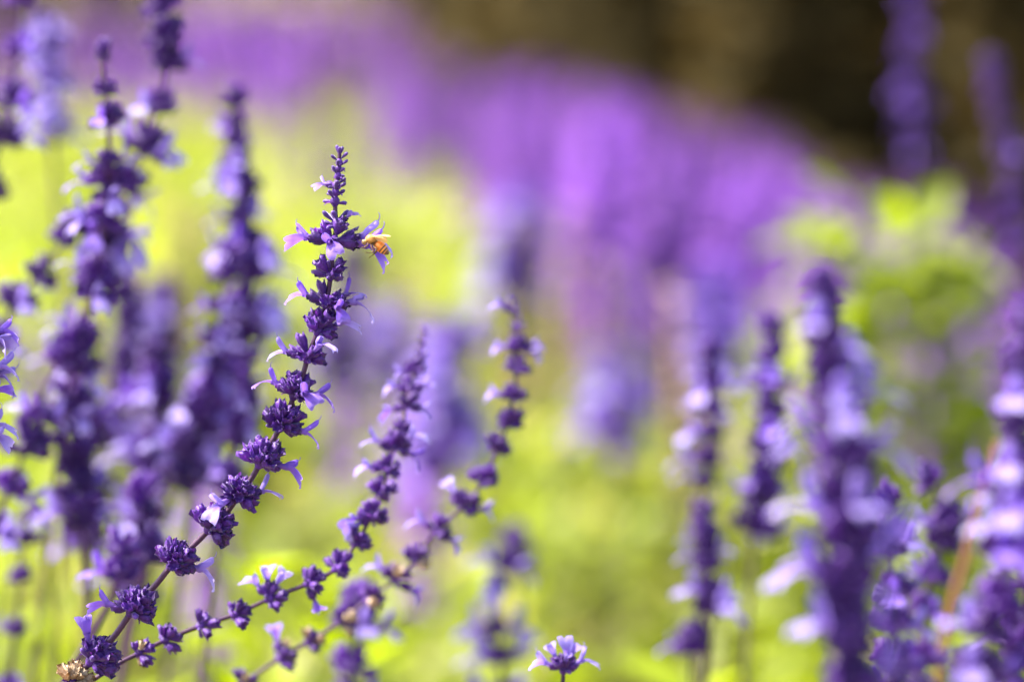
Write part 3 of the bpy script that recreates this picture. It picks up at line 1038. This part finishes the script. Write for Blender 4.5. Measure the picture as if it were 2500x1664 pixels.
# ------------------------------------------------------------------ out-of-focus stalks, middle and right
auto_stalk('large soft violet stalk behind the two arching ones', [(1100, 830, 1.95), (1098, 900, 1.95), (1088, 1000, 1.95), (1072, 1100, 1.95), (1050, 1220, 1.95), (1040, 1350, 1.95)], 9, seed=51, nfl=(3, 5), pale=.4, size=(0.8, 1.0), fsc=1.35, bare_tip=0, s1=.6)
auto_stalk('faint blurred violet stalk just beside the tip of the thin arching one', [(950, 770, 2.5), (948, 840, 2.5), (944, 930, 2.5), (940, 1050, 2.5)], 6, seed=52, nfl=(3, 5), pale=.4, size=(0.6, 0.8), fsc=1.35, bare_tip=0, s1=.6)
auto_stalk('blurred violet stalk right behind the sharp stalk', [(850, 620, 2.2), (842, 720, 2.2), (830, 850, 2.2), (815, 980, 2.2), (800, 1100, 2.2)], 9, seed=53, nfl=(1, 2), pale=.5, size=(.7, .9), s1=.7)
auto_stalk('pale blurred lilac stalk beside the short stalk with one flower ring', [(1225, 1385, 1.3), (1215, 1430, 1.3), (1208, 1500, 1.3), (1215, 1570, 1.3), (1225, 1640, 1.3), (1230, 1720, 1.3)], 5, seed=54, nfl=(3, 5), pale=1.0, size=(.6, .8), fsc=1.5, bare_tip=0)
auto_stalk('small blurred dark bud stalk behind the pale lilac one', [(1260, 1320, 1.5), (1262, 1370, 1.5), (1264, 1440, 1.5), (1262, 1540, 1.5)], 3, seed=55, nfl=(0, 0), size=(.8, 1.0), s1=.35)
auto_stalk('soft violet heads low beneath the arching stalk with husks', [(878, 1480, 1.2), (868, 1560, 1.2), (858, 1640, 1.2), (850, 1720, 1.2)], 4, seed=56, nfl=(0, 2), pale=.4, size=(.95, 1.1))
auto_stalk('nearer blurred sage stalk with a magenta tip and large lavender petals', [(2008, 690, .79), (2010, 760, .79), (2018, 850, .79), (2035, 960, .79), (2058, 1080, .79), (2066, 1220, .79), (2064, 1380, .79), (2066, 1540, .79), (2080, 1700, .79)], 22, seed=57, nfl=(0, 3), pale=.8, size=(.9, 1.35), bare_tip=.12, fsc=1.35)
auto_stalk('slender blurred stalk beside the large near one, dark at its foot', [(1884, 800, 1.3), (1886, 880, 1.3), (1882, 970, 1.3), (1872, 1080, 1.3), (1858, 1200, 1.3), (1842, 1320, 1.3), (1830, 1450, 1.3)], 13, seed=58, nfl=(1, 3), pale=.5, size=(.6, 1.0), s1=.74)
auto_stalk('blurred stalk with a pink budded tip and paired pale flowers', [(1728, 850, 1.3), (1735, 930, 1.3), (1738, 1010, 1.3), (1728, 1100, 1.3), (1718, 1200, 1.3), (1715, 1330, 1.3)], 8, seed=59, nfl=(0, 2), pale=.9, size=(.5, .7), s1=.68, fsc=1.3)
auto_stalk('blurred short stalk with white lavender flowers on both sides', [(1716, 1255, 1.25), (1722, 1320, 1.25), (1730, 1400, 1.25), (1738, 1480, 1.25), (1730, 1580, 1.25), (1722, 1680, 1.25)], 7, seed=60, nfl=(2, 3), pale=.9, size=(.7, 1.0), s1=.55)
auto_stalk('single round lavender head on a short blurred stem', [(1692, 1560, 1.25), (1692, 1590, 1.25), (1690, 1650, 1.25), (1688, 1740, 1.25)], 2, seed=61, nfl=(1, 2), pale=.6, size=(.8, 1.0), s1=.15)
auto_stalk('heavy near blurred leaning stalk with dark stem and violet flowers', [(2520, 800, .82), (2496, 920, .82), (2488, 1050, .82), (2484, 1180, .82), (2468, 1320, .82), (2440, 1450, .82), (2405, 1570, .82), (2370, 1700, .82)], 15, seed=62, nfl=(0, 3), pale=.6, size=(1.0, 1.3), fsc=1.25)
auto_stalk('second near violet stalk, lower, beside the heavy leaning one', [(2540, 1320, .9), (2510, 1440, .9), (2490, 1560, .9), (2470, 1700, .9)], 8, seed=63, nfl=(1, 3), pale=.3, size=(.9, 1.05))
auto_stalk('blurred curved stalk with one round pale flower at its top', [(2262, 1160, 1.2), (2290, 1210, 1.2), (2308, 1280, 1.2), (2290, 1360, 1.2), (2262, 1440, 1.2), (2250, 1560, 1.2), (2246, 1700, 1.2)], 8, seed=64, nfl=(0, 2), pale=.8, size=(.6, 1.0))
auto_stalk('reddish brown bare dry stem leaning beside the heavy leaning stalk', [(2440, 1080, 1.28), (2405, 1200, 1.28), (2365, 1340, 1.28), (2320, 1500, 1.28), (2290, 1680, 1.28)], 0, seed=80, r=(.0014, .0022), stem='rust')
auto_stalk('violet blurred stalk between the magenta tipped and the heavy leaning stalks', [(2165, 1220, 1.15), (2172, 1320, 1.15), (2180, 1420, 1.15), (2180, 1540, 1.15), (2184, 1680, 1.15)], 9, seed=65, nfl=(1, 3), pale=.6, size=(.8, 1.0))
auto_stalk('far blurred violet stalk behind the pink tipped one', [(1715, 690, 2.2), (1728, 760, 2.2), (1742, 850, 2.2), (1748, 960, 2.2), (1750, 1100, 2.2)], 8, seed=66, nfl=(3, 5), pale=.4, size=(0.7, 0.9), fsc=1.35, bare_tip=0, s1=.6)
auto_stalk('tall violet stalk rising clear against the dark shrubs', [(2226, -60, 2.0), (2232, 30, 2.0), (2232, 140, 2.0), (2236, 250, 2.0), (2232, 360, 2.0), (2226, 480, 2.0), (2222, 620, 2.0)], 16, seed=67, nfl=(0, 2), pale=.0, size=(.4, .5), s1=.62, bare_tip=0)
auto_stalk('dim thin violet stalk against the dark shrubs beside the tall one', [(2420, 160, 1.7), (2440, 280, 1.7), (2465, 400, 1.7), (2480, 520, 1.7), (2490, 700, 1.7)], 11, seed=68, nfl=(0, 1), pale=.0, size=(.5, .65), s1=.8)
auto_stalk('soft dark violet stalk standing out below the violet mass', [(1275, 500, 2.4), (1272, 580, 2.4), (1268, 660, 2.4), (1262, 760, 2.4), (1258, 900, 2.4)], 7, seed=69, nfl=(3, 5), pale=.4, size=(0.7, 0.9), fsc=1.35, bare_tip=0, s1=.55)
auto_stalk('soft low dark stalk between the arching and the pink tipped stalks', [(1500, 880, 2.1), (1500, 960, 2.1), (1496, 1060, 2.1), (1490, 1180, 2.1)], 6, seed=70, nfl=(3, 5), pale=.4, size=(0.6, 0.8), fsc=1.35, bare_tip=0, s1=.7)


# ------------------------------------------------------------------ the violet mass: a few hundred stalks in the back of the bed
def far_head(seed, dense=1.0, mats=('far_calyx', 'far_petal')):
    rd = random.Random(seed)
    mb = MB()
    L = .17
    nw = 15
    cor = corolla_mb(seed, n=5, style=False)
    for k in range(nw):
        u = k / (nw - 1)
        z = L * (1 - u ** 1.15)
        sz = (.6 + .7 * min(1, u * 2.0))
        for d, tier in fan_dirs(rd, 9):
            mb.add_mb(CAL_LO[rd.randrange(3)], frame((d.x * .001, d.y * .001, z), d, (0, 0, 1), sz), 0)
        for _ in range(int(rd.choice((2, 3, 4, 4)) * dense) if u > .08 else 1):
            a = rd.uniform(0, 6.28)
            d = Vector((math.cos(a), math.sin(a), rd.uniform(.0, .7))).normalized()
            mb.add_mb(cor, frame(d * .006 * sz + Vector((0, 0, z)), d, (0, 0, 1), sz * 1.25), 1)
    return mb.mesh('flower_head', list(mats))


FAR_HEAD = [far_head(900 + i, 1.0 + .15 * (i % 3)) for i in range(6)]
fs = MB()
tube(fs, [(0, 0, -.008), (.004, .003, .3), (-.003, .002, .7), (0, 0, 1.0)], [.0017, .0015, .0012, .0009], 5)
FAR_STEM = fs.mesh('far_stem', ['stem_green'])


def far_stalk(x, y, top, v, rd, label, group):
    lean = Vector((rd.gauss(0, .07), rd.gauss(0, .07), 1)).normalized()
    root = thing('sage_flower_stalk', (x, y, 0), label, 'flower', group)
    q = lean.to_track_quat('Z', 'Y').to_matrix().to_4x4()
    T = Matrix.Translation((x, y, 0)) @ q @ Matrix.Rotation(rd.uniform(0, 6.28), 4, 'Z')
    hs = rd.uniform(.85, 1.25)
    add('stem', FAR_STEM, root, T @ Matrix.Diagonal((1, 1, top - .02 * hs, 1)))
    add('flower_head', FAR_HEAD[v], root, T @ Matrix.Translation((0, 0, top - .17 * hs)) @ Matrix.Scale(hs, 4))


rd = random.Random(5)
cnt = 0


def scatter(n, pxr, dr, topr, label, group, edge=True, tri=False):
    k = 0
    guard = 0
    while k < n and guard < 6000:
        guard += 1
        d = rd.uniform(*dr)
        px = rd.triangular(pxr[0], pxr[1], pxr[0] * .45 + pxr[1] * .55) if tri else rd.uniform(*pxr)
        X = (px - 1250) * .36 * d / 2500
        Y = d * math.cos(R(PITCH))
        if edge and Y > bed_edge(X):
            continue
        far_stalk(X, Y, rd.uniform(*topr), rd.randrange(6), rd, label, group)
        k += 1


def top_line(px):
    pts = [(600, 70), (1000, 70), (1300, 130), (1500, 180), (1700, 235), (1900, 310), (2100, 380), (2400, 400), (3400, 460)]
    for (a, ya), (b, yb) in zip(pts, pts[1:]):
        if px <= b:
            return ya + (yb - ya) * (px - a) / (b - a)
    return 460


k = 0
while k < 125:
    c_px = rd.triangular(700, 2600, 1300)
    lim = 5.8 if c_px < 1150 else 5.8 - (c_px - 1150) / 1400 * 2.6
    c_d = rd.uniform(2.3, lim) if rd.random() < .6 else rd.uniform(lim - 1.0, lim)
    for q in range(rd.randint(2, 5)):
        px, d = c_px + rd.gauss(0, 45), c_d + rd.gauss(0, .08)
        ty = top_line(px) + min(260, rd.expovariate(1 / 80.0)) + (5.6 - d) * 25
        p = at(px, ty, d)
        far_stalk(p.x, p.y, min(.76, p.z), rd.randrange(6), rd, 'blurred violet sage stalk in the dense mass before the dark shrubs',
                  'violet stalks massed in the back of the bed')
        k += 1
scatter(40, (380, 1020), (5.4, 8.2), (.62, .72), 'faint violet sage stalk far along the bed behind the green swathe', 'far stalks at the end of the bed')
scatter(30, (-500, 400), (5.6, 8.6), (.60, .70), 'faint violet sage stalk far along the bed behind the green swathe', 'far stalks at the end of the bed')
scatter(10, (2480, 3400), (2.0, 2.8), (.58, .68), 'blurred violet sage stalk beside the bright leafy clump', 'violet stalks beside the leafy clump')
scatter(8, (-700, 1000), (2.0, 3.0), (.44, .54), 'short blurred lavender stalk in the middle of the bed', 'short stalks in the middle of the bed')


# pale dry stalks left over from earlier bloom, here and there between the plants
DRY_HEAD = [far_head(950 + i, 0.0, ('dry', 'dry')) for i in range(2)]
for k in range(16):
    p = at(rd.uniform(300, 1950), rd.uniform(430, 760), rd.uniform(2.0, 3.4))
    root = thing('dry_flower_stalk', (p.x, p.y, 0), 'pale beige dry flower stalk in the blurred bed', 'flower', 'dry stalks between the plants')
    T = Matrix.Translation((p.x, p.y, 0)) @ Matrix.Rotation(rd.uniform(-.1, .1), 4, 'X') @ Matrix.Rotation(rd.uniform(-.1, .1), 4, 'Y')
    add('stem', FAR_STEM, root, T @ Matrix.Diagonal((1, 1, p.z, 1)))
    add('seed_head', DRY_HEAD[k % 2], root, T @ Matrix.Translation((0, 0, p.z - .16)))


# ------------------------------------------------------------------ the bee, head in the flower at the right of the sharp stalk
def bee():
    d0 = .9925
    root = thing('honey_bee', at(905, 590, d0), 'small golden honey bee with striped abdomen, head inside a violet flower', 'bee')
    I = Matrix.Identity(4)
    cl = [(884, 594, 3, .0), (886, 593, 6.5, .03), (890, 591, 7.5, .07), (894, 589, 4.5, .12), (897, 587, 9, .16), (902, 585, 12.5, .22),
          (908, 585, 12.8, .28), (913, 588, 9, .34), (915.5, 590.5, 4.5, .39), (918, 593, 8, .42), (921, 596, 11, .46), (925, 599.5, 12.6, .53),
          (929, 603, 13, .60), (933.5, 607, 12.6, .69), (938, 611, 11.2, .78), (942.5, 615, 8.8, .87), (946, 618, 5.6, .94), (948.5, 620.5, 2, 1.0)]
    k = .36 * d0 / 2500
    mb = MB()
    pts = smooth_path([at(a, b, d0) for a, b, _, _ in cl], 3)
    rr, tt = [], []
    for i in range(len(cl) - 1):
        for s in range(3):
            u = s / 3
            rr.append((cl[i][2] * (1 - u) + cl[i + 1][2] * u) * k)
            tt.append(cl[i][3] * (1 - u) + cl[i + 1][3] * u)
    rr.append(cl[-1][2] * k); tt.append(1.0)
    tube(mb, pts, rr, 18, 0, True, tt)
    add('body', mb.mesh('bee_body', ['bee']), root, I)
    # fur on the thorax and the front of the abdomen
    rd = random.Random(8)
    fb = MB()
    for _ in range(900):
        i = rd.randrange(9, 24) if rd.random() < .8 else rd.randrange(26, 44)
        c = pts[i]
        u = Vector((rd.gauss(0, 1), rd.gauss(0, 1), rd.gauss(0, 1))).normalized()
        ax = (pts[i + 1] - pts[i - 1]).normalized()
        u = (u - ax * u.dot(ax)).normalized()
        p = c + u * rr[i] * .95
        ln = rd.uniform(3, 6) * k if i < 25 else rd.uniform(1.5, 3) * k
        tip = p + (u + ax * rd.uniform(.1, .9)).normalized() * ln
        w = u.cross(ax) * .35 * k
        fb.add([p - w, p + w, tip], [(0, 1, 2)])
    f = add('fur', fb.mesh('bee_fur', ['bee_fur'], False), root, I)
    f['kind'] = 'stuff'

    # wings, held back over the abdomen and seen almost edge-on
    def wing(base, tip, wid, tilt):
        a, b = at(*base), at(*tip)
        ax = (b - a)
        L = ax.length
        ax.normalize()
        side = (FWD * math.cos(tilt) + UP * math.sin(tilt))
        side = (side - ax * side.dot(ax)).normalized()
        prof = [(0, .10), (.12, .35), (.3, .72), (.52, .98), (.72, 1.0), (.88, .75), (.97, .35), (1, .05)]
        nrm = ax.cross(side)
        m = MB()
        for off in (0, 1):
            rows = []
            for u, w in prof:
                rows.append([a + ax * (L * u) + side * (wid * w * q) + nrm * (off * .00004 + .0003 * math.sin(u * 3)) for q in (-.25, .1, .45, .75)])
            if off:
                rows = rows[::-1]
            grid(m, rows)
        # leading vein
        tube(m, [a + ax * (L * u) + side * (wid * w * -.25) for u, w in prof], [.00012] * 7 + [.00005], 5)
        add('wing', m.mesh('wing', ['wing']), root, I)
    wing((906, 577, d0 - .0012), (953, 577.5, d0 - .003), .0032, .18)
    wing((909, 579, d0 - .0012), (946, 587, d0 - .0035), .0026, -.75)
    wing((906, 576, d0 + .0012), (951, 574.5, d0 + .004), .0032, 2.95)
    wing((909, 578, d0 + .0012), (944, 582, d0 + .004), .0024, 2.6)

    def leg(p, r=1.5):
        m = MB()
        path = smooth_path([at(*q) for q in p], 4)
        n = len(path)
        tube(m, path, [k * (r * (1.15 - .75 * i / (n - 1)) + (.9 if .45 < i / n < .62 else 0)) for i in range(n)], 7)
        add('leg', m.mesh('leg', ['bee_leg']), root, I)
    for s in (-1, 1):
        z = .0012 * s
        leg([(910, 593, d0 + z * .7), (914, 604, d0 + z * 1.6), (919, 608 + s, d0 + z * 2.2), (917, 615 + s, d0 + z * 2.2), (909, 623, d0 + z * 2), (901, 629 + s, d0 + z * 1.6)], 2.2)
        leg([(906, 594, d0 + z * .7), (907, 604, d0 + z * 1.8), (912, 612 - s, d0 + z * 2.3), (904, 617, d0 + z * 2), (892, 616 - s, d0 + z * 1.5)], 1.7)
        leg([(899, 592, d0 + z * .7), (896, 600, d0 + z * 2), (890, 603, d0 + z * 2), (883, 604 + s, d0 + z * 1.5)], 1.5)
        m = MB()
        path = smooth_path([at(886, 590, d0 + z * .4), at(882, 586, d0 + z * .9), at(876, 588, d0 + z * 1.1)], 3)
        tube(m, path, [k * .8] * len(path), 5)
        add('antenna', m.mesh('antenna', ['bee_leg']), root, I)


bee()
